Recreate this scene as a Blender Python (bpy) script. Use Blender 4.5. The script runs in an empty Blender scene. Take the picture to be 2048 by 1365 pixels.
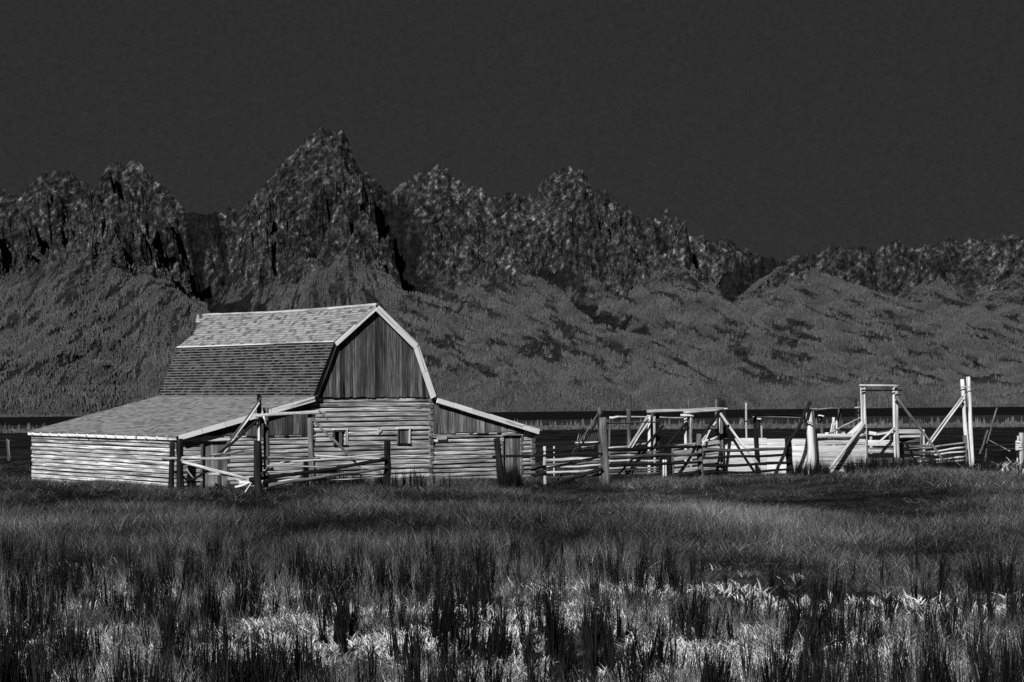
import bpy, math, random
import numpy as np
from mathutils import Vector, Matrix
random.seed(7); rng = np.random.default_rng(7)
sc = bpy.context.scene
COL = sc.collection

# ---------------------------------------------------------------- camera
F, HOR, EYE = 3757.0, 790.0, 3.2           # focal length and eye level in photo pixels, eye height in metres
cam_d = bpy.data.cameras.new('camera'); cam = bpy.data.objects.new('camera', cam_d); COL.objects.link(cam)
cam.location = (0, 0, EYE); cam.rotation_euler = (math.radians(90), 0, 0)
cam_d.sensor_width = 36; cam_d.lens = F/2048*36
cam_d.shift_y = (HOR-682.5)/2048
cam_d.clip_start = 0.5; cam_d.clip_end = 60000
sc.camera = cam
# ---------------------------------------------------------------- sky, sun, exposure
SUN_EL = math.radians(30); SUN_AZ = (-0.29, -0.957)
w = bpy.data.worlds.new('World'); sc.world = w; w.use_nodes = True
nt = w.node_tree; nt.nodes.clear()
sky = nt.nodes.new('ShaderNodeTexSky'); sky.sky_type = 'NISHITA'; sky.sun_disc = False
sky.sun_elevation = SUN_EL; sky.sun_rotation = math.atan2(SUN_AZ[0], SUN_AZ[1]) % (2*math.pi)
sky.altitude = 2000; sky.air_density = 1.0; sky.dust_density = 0.1; sky.ozone_density = 1.0
bw = nt.nodes.new('ShaderNodeRGBToBW'); bg = nt.nodes.new('ShaderNodeBackground'); ow = nt.nodes.new('ShaderNodeOutputWorld')
pw = nt.nodes.new('ShaderNodeMath'); pw.operation = 'POWER'; pw.inputs[1].default_value = 0.12   # dark-filter tone of the monochrome sky
nt.links.new(sky.outputs[0], bw.inputs[0]); nt.links.new(bw.outputs[0], pw.inputs[0]); 
wtc = nt.nodes.new('ShaderNodeTexCoord'); wno = nt.nodes.new('ShaderNodeTexNoise'); wno.inputs['Scale'].default_value = 420; wno.inputs['Detail'].default_value = 3; wno.inputs['Roughness'].default_value = .75
wmr = nt.nodes.new('ShaderNodeMapRange'); wmr.inputs[1].default_value = .2; wmr.inputs[2].default_value = .8; wmr.inputs[3].default_value = .72; wmr.inputs[4].default_value = 1.28   # faint mottle of thin high air
wmu = nt.nodes.new('ShaderNodeMath'); wmu.operation = 'MULTIPLY'
nt.links.new(wtc.outputs['Generated'], wno.inputs['Vector']); nt.links.new(wno.outputs['Fac'], wmr.inputs[0]); nt.links.new(pw.outputs[0], wmu.inputs[0]); nt.links.new(wmr.outputs[0], wmu.inputs[1]); nt.links.new(wmu.outputs[0], bg.inputs[0]); nt.links.new(bg.outputs[0], ow.inputs[0])
bg.inputs[1].default_value = 0.0225
sl = bpy.data.lights.new('sun', 'SUN'); sl.energy = 5.0; sl.angle = math.radians(0.5); sl.color = (1, 1, 1)
sun = bpy.data.objects.new('sun', sl); COL.objects.link(sun); sun.location = (-30, -40, 60)
sdir = Vector((SUN_AZ[0]*math.cos(SUN_EL), SUN_AZ[1]*math.cos(SUN_EL), math.sin(SUN_EL))).normalized()
sun.rotation_euler = sdir.to_track_quat('Z', 'Y').to_euler()
vs = sc.view_settings; sc.display_settings.display_device = 'sRGB'
vs.view_transform = 'Standard'; vs.look = 'None'; vs.exposure = 0; vs.gamma = 1; vs.use_curve_mapping = False
sc.render.engine = 'CYCLES'; sc.cycles.use_denoising = False
sc.cycles.max_bounces = 4; sc.cycles.diffuse_bounces = 2; sc.cycles.glossy_bounces = 1
sc.render.filter_size = 0.8

# ---------------------------------------------------------------- helpers
def P(px, py, Y): return Vector(((px-1024)/F*Y, Y, EYE-(py-HOR)/F*Y))
def tag(o, label, cat, group=None):
    o['label'] = label; o['category'] = cat
    if group: o['group'] = group
    return o
def empty(name, loc=(0, 0, 0), rz=0):
    o = bpy.data.objects.new(name, None); COL.objects.link(o); o.location = loc; o.rotation_euler = (0, 0, rz); return o
def mesh_np(name, verts, faces, smooth=False):
    m = bpy.data.meshes.new(name); v = np.asarray(verts, np.float32); f = np.asarray(faces, np.int32)
    n, k = f.shape
    m.vertices.add(len(v)); m.vertices.foreach_set('co', v.ravel())
    m.loops.add(n*k); m.loops.foreach_set('vertex_index', f.ravel())
    m.polygons.add(n); m.polygons.foreach_set('loop_start', np.arange(0, n*k, k, dtype=np.int32))
    m.update(calc_edges=True)
    m.polygons.foreach_set('use_smooth', np.full(n, smooth))
    return m
def link(name, m, mat, parent=None, matrix=None):
    if mat is not None and not m.materials: m.materials.append(mat)
    o = bpy.data.objects.new(name, m); COL.objects.link(o)
    if parent: o.parent = parent
    if matrix is not None: o.matrix_local = matrix
    return o
# gradient noise in numpy
_perm = np.concatenate([rng.permutation(512)]*3)
_ga = rng.random(512)*2*math.pi; _g = np.stack([np.cos(_ga), np.sin(_ga)], -1)
def pn(x, y, s=0):
    x = np.asarray(x, float)+s*17.31; y = np.asarray(y, float)+s*9.77
    xi = np.floor(x).astype(int); yi = np.floor(y).astype(int); xf = x-xi; yf = y-yi; xi &= 511; yi &= 511
    u = xf*xf*xf*(xf*(xf*6-15)+10); v = yf*yf*yf*(yf*(yf*6-15)+10)
    def gr(ix, iy, dx, dy):
        h = _perm[_perm[ix & 511]+(iy & 511)]; g = _g[h]; return g[..., 0]*dx+g[..., 1]*dy
    a = gr(xi, yi, xf, yf); b = gr(xi+1, yi, xf-1, yf); c = gr(xi, yi+1, xf, yf-1); d = gr(xi+1, yi+1, xf-1, yf-1)
    return ((a*(1-u)+b*u)*(1-v)+(c*(1-u)+d*u)*v)*1.5
def fbm(x, y, o=4, s=0, gain=.5):
    r = 0; a = 1.; f = 1.
    for i in range(o): r = r+a*pn(x*f, y*f, s+i); a *= gain; f *= 2.03
    return r
def ridged(x, y, o=5, s=0, gain=.5):
    r = 0; a = 1.; f = 1.
    for i in range(o): r = r+a*(1-np.abs(pn(x*f, y*f, s+i))*2); a *= gain; f *= 2.07
    return r
def sstep(a, b, x):
    t = np.clip((x-a)/(b-a), 0, 1); return t*t*(3-2*t)

# ---------------------------------------------------------------- materials (monochrome photograph: every base colour is a grey)
class NB:
    def __init__(s, name):
        s.m = bpy.data.materials.new(name); s.m.use_nodes = True; s.t = s.m.node_tree; s.n = s.t.nodes; s.n.clear()
        s.out = s.n.new('ShaderNodeOutputMaterial'); s.b = s.n.new('ShaderNodeBsdfPrincipled')
        s.b.inputs['Specular IOR Level'].default_value = 0.1; s.b.inputs['Roughness'].default_value = 0.9
        s.t.links.new(s.b.outputs[0], s.out.inputs[0])
    def set(s, sock, v):
        if hasattr(v, 'is_output'): s.t.links.new(v, sock)
        else: sock.default_value = v
    def math(s, op, a, b=0., clamp=False):
        n = s.n.new('ShaderNodeMath'); n.operation = op; n.use_clamp = clamp; s.set(n.inputs[0], a); s.set(n.inputs[1], b); return n.outputs[0]
    def noise(s, vec, scale, detail=4., rough=.55, dist=0.):
        n = s.n.new('ShaderNodeTexNoise'); s.set(n.inputs['Vector'], vec); n.inputs['Scale'].default_value = scale
        n.inputs['Detail'].default_value = detail; n.inputs['Roughness'].default_value = rough; n.inputs['Distortion'].default_value = dist
        return n.outputs['Fac']
    def map(s, vec, scale=(1, 1, 1), rot=(0, 0, 0), loc=None):
        n = s.n.new('ShaderNodeMapping'); s.set(n.inputs[0], vec); n.inputs['Scale'].default_value = scale; n.inputs['Rotation'].default_value = rot
        if loc is not None: s.set(n.inputs['Location'], loc)
        return n.outputs[0]
    def ramp(s, fac, pts):
        n = s.n.new('ShaderNodeValToRGB'); s.set(n.inputs[0], fac); e = n.color_ramp.elements
        while len(e) < len(pts): e.new(.5)
        for i, (p, c) in enumerate(pts): e[i].position = p; e[i].color = (c, c, c, 1)
        return n.outputs[0]
    def coord(s, k='Object'): return s.n.new('ShaderNodeTexCoord').outputs[k]
    def rnd(s): return s.n.new('ShaderNodeObjectInfo').outputs['Random']
    def pos(s): return s.n.new('ShaderNodeNewGeometry').outputs['Position']
    def attr(s, name, typ='GEOMETRY'):
        n = s.n.new('ShaderNodeAttribute'); n.attribute_name = name; n.attribute_type = typ; return n.outputs['Fac']
    def bump(s, h, strength, dist):
        n = s.n.new('ShaderNodeBump'); n.inputs['Strength'].default_value = strength; n.inputs['Distance'].default_value = dist
        s.t.links.new(h, n.inputs['Height']); s.t.links.new(n.outputs[0], s.b.inputs['Normal'])
    def color(s, v): s.set(s.b.inputs['Base Color'], v); return s.m

def wood(name, lo, hi, contrast=.25, scale=6., rvar=.5, bump=.5):
    b = NB(name); r = b.rnd()
    comb = b.n.new('ShaderNodeCombineXYZ')
    for i in range(3): b.set(comb.inputs[i], b.math('MULTIPLY', r, 13.7*(i+1)))
    v = b.map(b.coord(), (.35*scale/6, scale, scale), loc=comb.outputs[0])
    g = b.noise(v, 1.9, 7, .62, .3)
    big = b.noise(b.map(b.coord(), (.8, 3, 3), loc=comb.outputs[0]), 1., 3, .5)
    fac = b.math('ADD', b.math('MULTIPLY', g, .7), b.math('MULTIPLY', big, .3))
    crk = b.ramp(b.noise(b.map(b.coord(), (.22, scale*2.2, scale*2.2), loc=comb.outputs[0]), 1.3, 4, .6, .2), [(.36, .12), (.45, 1.)])
    c = b.ramp(fac, [(.5-contrast, lo), (.5+contrast*.2, (lo+hi)*.5), (.5+contrast*.75, hi)])
    k = b.math('ADD', b.math('MULTIPLY', r, rvar), 1-rvar*.5)
    mx = b.n.new('ShaderNodeVectorMath'); mx.operation = 'SCALE'; b.set(mx.inputs[0], c); b.set(mx.inputs['Scale'], b.math('MULTIPLY', k, crk))
    b.bump(g, bump, .02)
    return b.color(mx.outputs[0])
M = {}
M['log_pale'] = wood('pale_log_wood', .16, .98, .14, 9, .5, .8)
M['log_grey'] = wood('grey_log_wood', .05, .85, .15, 9, .55, .8)
M['board_dark'] = wood('dark_gable_boards', .004, .21, .17, 11, 1.3, .5)
M['fascia'] = wood('pale_fascia_wood', .65, .96, .25, 6, .15, .3)
M['white'] = wood('bleached_pole_wood', .5, .92, .25, 7, .15, .4)
M['pale'] = wood('pale_rail_wood', .16, .80, .2, 7, .4, .5)
M['mid'] = wood('grey_post_wood', .012, .22, .17, 9, .6, .6)
M['dark'] = wood('dark_post_wood', .002, .03, .18, 9, .5, .6)
M['plank'] = wood('bleached_plank_wood', .42, .97, .22, 6, .35, .3)
M['log_end'] = wood('grey_log_ends', .02, .30, .16, 9, .9, .6)
M['board_grey'] = wood('grey_lean_to_boards', .02, .42, .17, 11, 1., .5)
M['chink'] = wood('dark_chinking', .01, .05, .2, 4, .1, .3)
M['void'] = wood('dark_interior', .004, .012, .2, 4, .1, .1)

def shingle_mat(name, lo, hi, rows, mids=None):
    b = NB(name); r = b.math('FRACT', b.math('ADD', b.attr('tone'), b.math('MULTIPLY', b.rnd(), rows)))
    g = b.noise(b.map(b.coord('Object'), (16, 1.6, 1), loc=None), 2.2, 5, .6)
    f = b.math('ADD', b.math('MULTIPLY', r, .62), b.math('MULTIPLY', g, .6))
    b.bump(g, .4, .01)
    return b.color(b.ramp(f, [(.25, lo), (.45 if mids else .6, mids or lo*.5+hi*.3), (.95, hi)]))
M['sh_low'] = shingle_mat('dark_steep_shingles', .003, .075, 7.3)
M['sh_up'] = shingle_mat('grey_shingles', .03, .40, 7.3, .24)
M['sh_lean'] = shingle_mat('grey_lean_to_shingles', .08, .38, 7.3, .22)
M['sh_edge'] = NB('painted_butt_light').color((.24, .24, .24, 1)); M['sh_edge2'] = NB('painted_butt_light_dim').color((.16, .16, .16, 1))  # light lines along the shingle butts, painted as a paler colour

# ground
b = NB('ground'); p = b.pos(); sep = b.n.new('ShaderNodeSeparateXYZ'); b.set(sep.inputs[0], p)
yy = sep.outputs[1]; xx = sep.outputs[0]
wob = b.math('MULTIPLY', b.math('SUBTRACT', b.noise(p, .03, 3), .5), 10.)
ya = b.math('ADD', yy, wob)
patch = b.noise(p, .55, 5, .6)
near = b.ramp(patch, [(.42, .012), (.55, .06), (.68, .36)])
sage = b.ramp(b.noise(b.map(p, (.25, .07, 1)), 1.0, 8, .7), [(.44, .001), (.56, .012), (.72, .07)])
midf = b.ramp(b.noise(b.map(p, (.1, .03, 1)), 1., 6, .7), [(.4, .008), (.7, .06)])
def mix(f, a, c):
    n = b.n.new('ShaderNodeMix'); n.data_type = 'RGBA'; b.set(n.inputs[0], f); b.set(n.inputs[6], a); b.set(n.inputs[7], c); return n.outputs[2]
def stepn(v, e0, e1):
    n = b.n.new('ShaderNodeMapRange'); b.set(n.inputs[0], v); n.inputs[1].default_value = e0; n.inputs[2].default_value = e1; return n.outputs[0]
col = mix(stepn(ya, 40, 46), near, b.ramp(patch, [(.4, .015), (.7, .07)]))
col = mix(stepn(ya, 62, 72), col, sage)
col = mix(stepn(yy, 395, 402), col, midf)
col = mix(stepn(yy, 930, 960), col, (.0015, .0015, .0015, 1))
col = mix(stepn(yy, 2400, 2450), col, (.02, .02, .02, 1))
b.bump(b.noise(p, 6, 5, .7), .6, .06)
M['ground'] = b.color(col)

# mountains
b = NB('mountain_rock'); p = b.pos(); sep = b.n.new('ShaderNodeSeparateXYZ'); b.set(sep.inputs[0], p)
nz = b.n.new('ShaderNodeSeparateXYZ'); b.set(nz.inputs[0], b.n.new('ShaderNodeNewGeometry').outputs['Normal'])
fine = b.noise(b.map(p, (1, .5, .8), (0, 0, 0)), .05, 8, .72, .3)
vo = b.n.new('ShaderNodeTexVoronoi'); b.set(vo.inputs['Vector'], b.map(p, (1, .45, .7), (.3, .5, .2))); vo.inputs['Scale'].default_value = .045; vo.inputs['Randomness'].default_value = 1.
vs_ = b.n.new('ShaderNodeSeparateColor'); b.set(vs_.inputs[0], vo.outputs['Color']); cell = vs_.outputs[0]
strat = b.noise(b.map(p, (.25, .25, 2.2), (.35, .8, .3)), .03, 6, .7, .8)
vert = b.noise(b.map(p, (2.2, .6, .4)), .02, 6, .65, .4)
coarse = b.noise(b.map(p, (1, .6, .5)), .006, 4, .6, .8)
c1 = b.noise(b.map(b.map(p, rot=(.2, .75, .2)), (.22, .5, 1.4)), .055, 6, .7, .4)
c2 = b.noise(b.map(b.map(p, rot=(-.2, -1.0, .1)), (.2, .5, 1.4)), .07, 6, .7, .4)
f = b.math('ADD', b.math('MULTIPLY', fine, .42), b.math('ADD', b.math('MULTIPLY', c1, .22), b.math('ADD', b.math('MULTIPLY', c2, .12), b.math('ADD', b.math('MULTIPLY', coarse, .12), b.math('MULTIPLY', vert, .10)))))
rock = b.ramp(f, [(.425, .0015), (.49, .018), (.54, .065), (.605, .36)])
alt = b.math('ADD', sep.outputs[2], b.math('MULTIPLY', b.math('SUBTRACT', b.noise(p, .0035, 7, .66), .5), 700.))
turf = b.ramp(b.noise(p, .05, 8, .75), [(.38, .003), (.55, .02), (.72, .06)])
turf = mix(b.attr('clearing'), b.ramp(b.noise(p, .09, 6, .7), [(.35, .032), (.65, .062)]), turf)   # undergrowth below the trees, dark scrub in the clearings
steep = b.math('MULTIPLY', b.math('SUBTRACT', .78, nz.outputs[2]), 420.)
col = mix(stepn(b.math('ADD', alt, steep), 380, 500), turf, rock)
col = mix(b.attr('ravine_shade'), col, b.ramp(fine, [(.4, .001), (.6, .012), (.75, .05)]))   # shade of the ravines, painted into the rock colour
b.bump(b.math('ADD', fine, c1), .5, 12.)
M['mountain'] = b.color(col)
def plant_mat(name, lo, hi, blade=False):
    b = NB(name); t = b.attr('tone', 'INSTANCER'); r = b.rnd()
    b.b.inputs['Specular IOR Level'].default_value = 0.05
    f = b.math('MULTIPLY', t, b.math('ADD', b.math('MULTIPLY', r, .9), .55))
    if blade:
        q = b.attr('bt'); q = b.math('MULTIPLY', q, q); f = b.math('MULTIPLY', f, b.math('ADD', b.math('MULTIPLY', q, 1.9), .25))
    return b.color(b.ramp(f, [(0, lo), (1, hi)]))
M['conifer'] = plant_mat('conifer_needles', .042, .11)
M['grass'] = plant_mat('dry_grass', .003, .55, True)
M['tuft'] = plant_mat('dark_tuft_grass', .002, .02, True)
M['leaf'] = plant_mat('pale_low_leaves', .02, .85, True)
M['shrub'] = plant_mat('far_shrub_leaves', .03, .15)

# ---------------------------------------------------------------- ground sheet
def gz(x, y):
    x = np.asarray(x, float); y = np.asarray(y, float)
    z = np.interp(y, [-500, 110, 360, 430, 950, 2000, 2600, 5000, 12000], [0, 0, -3.7, -4.35, -9.7, -16.5, -20.3, -60, -120])
    z = z+0.0105*x*sstep(110, 600, y)*np.clip(2500/np.maximum(y, 1), 0, 1)
    near = 1-sstep(90, 160, y)
    z = z+near*(.10*fbm(x*.13, y*.13, 3, 3)+.05*fbm(x*.6, y*.6, 2, 5))
    z = z+.55*np.exp(-((x-13.8)/5.0)**2-((y-61)/6.)**2)
    z = z+.08*np.exp(-((x+6.5)/4.)**2-((y-58.5)/3.)**2)
    z = z+.25*np.exp(-((x-1.5)/5.)**2-((y-44)/6.)**2)
    return z
xs = np.unique(np.concatenate([np.linspace(-3500, -200, 24), np.linspace(-200, -30, 30), np.arange(-30, 30.1, .6), np.linspace(30, 200, 30), np.linspace(200, 3500, 24)]))
ys = np.unique(np.concatenate([np.linspace(-300, 0, 8), np.arange(0, 110, .6), np.geomspace(110, 6000, 90)]))
def grid(xs, ys, zf, name, mat, smooth=True):
    X, Y = np.meshgrid(xs, ys); Z = zf(X, Y); n, m_ = X.shape
    i = np.arange(n*m_).reshape(n, m_)
    fa = np.stack([i[:-1, :-1], i[:-1, 1:], i[1:, 1:], i[1:, :-1]], -1).reshape(-1, 4)
    return link(name, mesh_np(name, np.stack([X, Y, Z], -1).reshape(-1, 3), fa, smooth), mat), Z
g, _ = grid(xs, ys, gz, 'ground', M['ground']); g['kind'] = 'structure'

# ---------------------------------------------------------------- mountains
CREST = [(-700, 520), (-300, 420), (-80, 345), (0, 372), (45, 392), (65, 365), (95, 342), (135, 338), (165, 368), (190, 382), (205, 352), (235, 326), (270, 321), (305, 345), (335, 382), (370, 415), (400, 426), (440, 422), (505, 398), (520, 372),
 (545, 350), (565, 318), (590, 300), (605, 280), (640, 258), (665, 249), (685, 252), (695, 275), (708, 310), (722, 340), (755, 358), (775, 384), (782, 372), (800, 362), (830, 352), (855, 335), (877, 322), (895, 342), (925, 362), (955, 378), (985, 396),
 (1000, 400), (1010, 388), (1030, 385), (1045, 396), (1065, 380), (1085, 365), (1110, 345), (1140, 334), (1165, 336), (1180, 360), (1195, 384), (1215, 384), (1228, 408), (1270, 428), (1320, 436), (1370, 462), (1420, 476), (1450, 479), (1480, 492), (1520, 512), (1552, 521), (1600, 518), (1630, 504), (1655, 491), (1690, 500), (1730, 494),
 (1790, 482), (1830, 492), (1870, 488), (1900, 476), (1925, 476), (1960, 471), (1985, 478), (2010, 471), (2048, 480), (2200, 470), (2500, 520), (2900, 600)]
YC = 6900.
cxs = np.array([(a-1024)/F*YC for a, _ in CREST]); czs = np.array([EYE+(HOR-b_)/F*YC for _, b_ in CREST])
SPURS = [  # (photo x, photo y, distance) along each ridge from the crest to the valley, fall-off slope
 ([(1140, 350, 6850), (1180, 452, 6200), (1250, 546, 5300), (1404, 604, 4600), (1590, 692, 3700), (1760, 790, 2700)], .50),
 ([(1010, 402, 6850), (1000, 470, 6300), (1030, 512, 5700), (1150, 600, 4900), (1300, 690, 3900), (1450, 788, 2700)], .50),
 ([(672, 262, 6850), (715, 385, 6300), (715, 505, 5500), (820, 562, 4900), (940, 662, 4000), (1070, 785, 2700)], .52),
 ([(600, 300, 6850), (560, 420, 6300), (530, 560, 5300), (545, 700, 4000), (620, 795, 2600)], .52),
 ([(877, 332, 6850), (900, 430, 6300), (935, 535, 5500), (1020, 645, 4400), (1200, 775, 2900)], .52),
 ([(265, 330, 6850), (250, 420, 6200), (198, 496, 5000), (130, 620, 4000), (50, 785, 2700)], .50),
 ([(198, 496, 5000), (320, 562, 4500), (430, 652, 3700), (510, 785, 2650)], .52),
 ([(110, 345, 6850), (60, 470, 5900), (0, 600, 4700), (-60, 770, 2900)], .52),
 ([(1450, 482, 6850), (1500, 546, 5800), (1592, 551, 5400), (1690, 571, 5000), (1834, 613, 4500), (1930, 672, 3900), (2048, 737, 3300), (2180, 800, 2550)], .48),
 ([(1592, 551, 5400), (1650, 640, 4400), (1760, 712, 3600), (1900, 790, 2650)], .50),
 ([(1320, 440, 6850), (1350, 530, 5900), (1450, 622, 4800), (1600, 722, 3600), (1720, 795, 2600)], .50),
 ([(1800, 486, 6850), (1900, 600, 5500), (2048, 700, 4300), (2250, 795, 2700)], .52),
 ([(2000, 474, 6850), (2100, 560, 5700), (2300, 700, 4000)], .52), ([(-250, 430, 6850), (-200, 560, 5300), (-300, 780, 2900)], .52)]
VALLEYS = [([(400, 430, 6700), (425, 500, 5900), (470, 560, 5300), (500, 640, 4600)], 85, 150), ([(783, 380, 6750), (815, 470, 6100), (850, 540, 5500), (905, 600, 5000)], 95, 150),
 ([(1045, 480, 6300), (1110, 545, 5600), (1190, 610, 5000), (1270, 670, 4500)], 60, 110), ([(1555, 525, 6800), (1470, 560, 6000), (1420, 600, 5300)], 60, 120), ([(190, 390, 6800), (120, 470, 6000), (40, 560, 5200)], 60, 130),
 ([(980, 400, 6800), (960, 460, 6200), (900, 540, 5500)], 60, 110), ([(1720, 500, 6800), (1740, 560, 6100), (1800, 620, 5500)], 50, 90)]
def RY(Y): return 4300+(Y-2600)*.612      # the foot of the range stands 4.3 km off
def valley_dist(X, Y, pts):
    best = np.full(X.shape, 1e5); q = [P(a, c, RY(e)) for a, c, e in pts]
    for a, c in zip(q[:-1], q[1:]):
        ex, ey = c.x-a.x, c.y-a.y; t = np.clip(((X-a.x)*ex+(Y-a.y)*ey)/(ex*ex+ey*ey), 0, 1); best = np.minimum(best, np.hypot(X-a.x-t*ex, Y-a.y-t*ey))
    return best
def ravine_shade_mask(X, Y):  # where the valley shade is painted dark
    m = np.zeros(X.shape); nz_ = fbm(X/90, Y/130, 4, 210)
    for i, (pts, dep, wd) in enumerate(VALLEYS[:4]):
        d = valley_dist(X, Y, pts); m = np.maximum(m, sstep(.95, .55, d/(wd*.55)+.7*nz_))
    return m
def slant(X): return .15+.5*sstep(-700, 0, X)
def clearing(X, Z):   # clearings run down the slopes, to the right in the east, straight down in the west
    k = sstep(-900, -300, X); u = X*(1-.5*k)+Z*.9*k; v = X*.85*k-Z*(1-.5*k)
    return fbm(u/34, v/(75+55*k), 6, 90, .72)+.25*fbm(X/400, Z/200, 2, 91)
def mountain(X, Y):
    wx = 55*fbm(X/420, Y/420, 3, 11); wy = 60*fbm(X/420, Y/420, 3, 14)
    yc = YC+90*fbm(X/500, X*0+.5, 2, 20)
    d = yc-Y
    front = np.maximum(d, 0)
    k = sstep(30, 500, front)
    Hc = np.interp(X+wx*k, cxs, czs)+(16*pn(X/34, X*0+3.3, 30)+7*pn(X/13, X*0+1.3, 31))*(1-.5*k)
    # peaks stand as pyramids: the crest profile is smoothed with distance below it
    Hs = sum(np.interp(X+o, cxs, czs) for o in (-320, -210, -110, 0, 110, 210, 320))/7
    Hm = Hc*(1-k*.55)+Hs*k*.55
    h = Hm-(300*(1-np.exp(-front/230))+.27*front)-np.maximum(-d, 0)*.9
    for pts, sl_ in SPURS:
        q = [P(a, c, RY(e)) for a, c, e in pts]; best = np.full(X.shape, -1e4)
        for a, c in zip(q[:-1], q[1:]):
            ex, ey = c.x-a.x, c.y-a.y; L2 = ex*ex+ey*ey
            px_, py_ = X+wx*.8-a.x, Y+wy*.8-a.y
            t = np.clip((px_*ex+py_*ey)/L2, 0, 1)
            dist = np.hypot(px_-t*ex, py_-t*ey)
            best = np.maximum(best, a.z+t*(c.z-a.z)-75*sstep(6500, 6850, Y)-(sl_+.12+.7*sstep(6050, 6600, Y))*(np.sqrt(dist*dist+40**2)-40))
        kk = 14.
        mx = np.maximum(h, best); h = mx+kk*np.log(np.exp((h-mx)/kk)+np.exp((best-mx)/kk))
    for pts, dep, wd in VALLEYS: h = h-dep*np.exp(-(valley_dist(X+wx*.5, Y+wy*.5, pts)/wd)**2)*sstep(20, 300, front)
    rockness = sstep(330, 480, h+60*fbm(X/300, Y/300, 3, 40))
    guard = sstep(0, 380, front)*.93+.07
    rg = ridged((X+.25*(Y-6500)+wx)/210, (Y+wy)/330, 6, 50, .55)-1.1
    h = h+rockness*guard*(165*rg)
    rg2 = ridged((X-.3*(Y-6500)+wx)/85, (Y+wy)/170, 4, 60, .5)-1.0
    h = h+rockness*guard*62*rg2+rockness*guard*7*fbm(X/22, Y/34, 3, 80)
    # stepped ledges in the rock
    led = 46.; hh = h/led+.6*fbm(X/260, Y/260, 2, 66)+.004*X; fr = hh-np.floor(hh)
    h = h+rockness*guard*led*.14*(sstep(.25, .75, fr)-fr)
    h = h+(1-rockness)*(16*(ridged((X+slant(X)*(Y-5300)+wx)/130, Y/900, 4, 70)-1.)+3*fbm(X/40, Y/40, 3, 75))
    # plinth at the foot
    h = np.where(Y < 4380, h-(4380-Y)*.3, h)
    return h
mys = np.unique(np.concatenate([np.arange(3900, 5300, 6.5), np.arange(5300, 6960, 4.), np.arange(6960, 7300, 14.), np.linspace(7300, 8600, 20)]))
mxs = np.unique(np.concatenate([np.linspace(-3600, -2000, 110), np.arange(-2000, 2000, 4.2), np.linspace(2000, 3600, 110)]))
mo, MZ = grid(mxs, mys, mountain, 'mountains', M['mountain'], False); mo['kind'] = 'structure'
mX, mY = np.meshgrid(mxs, mys); at = mo.data.attributes.new('clearing', 'FLOAT', 'POINT'); at.data.foreach_set('value', (sstep(.08, .17, clearing(mX, MZ))*sstep(10, 50, MZ)).astype(np.float32).ravel()); at = mo.data.attributes.new('ravine_shade', 'FLOAT', 'POINT'); at.data.foreach_set('value', ravine_shade_mask(mX, mY).astype(np.float32).ravel())
def sample(Z, x, y):
    ix = np.clip(np.searchsorted(mxs, x)-1, 0, len(mxs)-2); iy = np.clip(np.searchsorted(mys, y)-1, 0, len(mys)-2)
    fx = (x-mxs[ix])/(mxs[ix+1]-mxs[ix]); fy = (y-mys[iy])/(mys[iy+1]-mys[iy])
    return (Z[iy, ix]*(1-fx)+Z[iy, ix+1]*fx)*(1-fy)+(Z[iy+1, ix]*(1-fx)+Z[iy+1, ix+1]*fx)*fy

# ---------------------------------------------------------------- scattered vegetation (stuff)
def scatter(name, protos, pts, scl, rot, tone, label, mat):
    """one object: points that carry plant copies, with a tone of its own for each"""
    c = bpy.data.collections.new(name+'_kinds')
    for i, (v, f) in enumerate(protos):
        me = mesh_np(f'{name}_kind', v, f)
        nf = len(f); per = 3 if name != 'low_leaves' else 2; bt = np.repeat(rng.random(nf//per+1), per)[:nf]
        at = me.attributes.new('bt', 'FLOAT', 'FACE'); at.data.foreach_set('value', bt.astype(np.float32)); me.materials.append(mat); c.objects.link(bpy.data.objects.new(f'{name}_kind{i:02d}', me))
    m = bpy.data.meshes.new(name); n = len(pts); m.vertices.add(n); m.vertices.foreach_set('co', np.asarray(pts, np.float32).ravel())
    for nm, typ, arr in (('scl', 'FLOAT_VECTOR', scl), ('rot', 'FLOAT_VECTOR', rot), ('tone', 'FLOAT', tone), ('idx', 'INT', rng.integers(0, len(protos), n))):
        a = m.attributes.new(nm, typ, 'POINT')
        a.data.foreach_set('vector' if typ == 'FLOAT_VECTOR' else 'value', np.asarray(arr, np.int32 if typ == 'INT' else np.float32).ravel())
    o = link(name, m, None); o['kind'] = 'stuff'; o['label'] = label
    ng = bpy.data.node_groups.new(name+'_scatter', 'GeometryNodeTree')
    ng.interface.new_socket('Geometry', in_out='INPUT', socket_type='NodeSocketGeometry'); ng.interface.new_socket('Geometry', in_out='OUTPUT', socket_type='NodeSocketGeometry')
    N = ng.nodes; gi = N.new('NodeGroupInput'); go = N.new('NodeGroupOutput'); ip = N.new('GeometryNodeInstanceOnPoints'); ci = N.new('GeometryNodeCollectionInfo')
    ci.inputs['Collection'].default_value = c; ci.inputs['Separate Children'].default_value = True; ci.inputs['Reset Children'].default_value = True
    ip.inputs['Pick Instance'].default_value = True
    def na(nm, dt):
        q = N.new('GeometryNodeInputNamedAttribute'); q.data_type = dt; q.inputs['Name'].default_value = nm; return q.outputs['Attribute']
    L = ng.links; L.new(gi.outputs[0], ip.inputs['Points']); L.new(ci.outputs[0], ip.inputs['Instance']); L.new(na('idx', 'INT'), ip.inputs['Instance Index'])
    L.new(na('rot', 'FLOAT_VECTOR'), ip.inputs['Rotation']); L.new(na('scl', 'FLOAT_VECTOR'), ip.inputs['Scale']); L.new(ip.outputs[0], go.inputs[0])
    o.modifiers.new('scatter', 'NODES').node_group = ng
    return o
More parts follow.
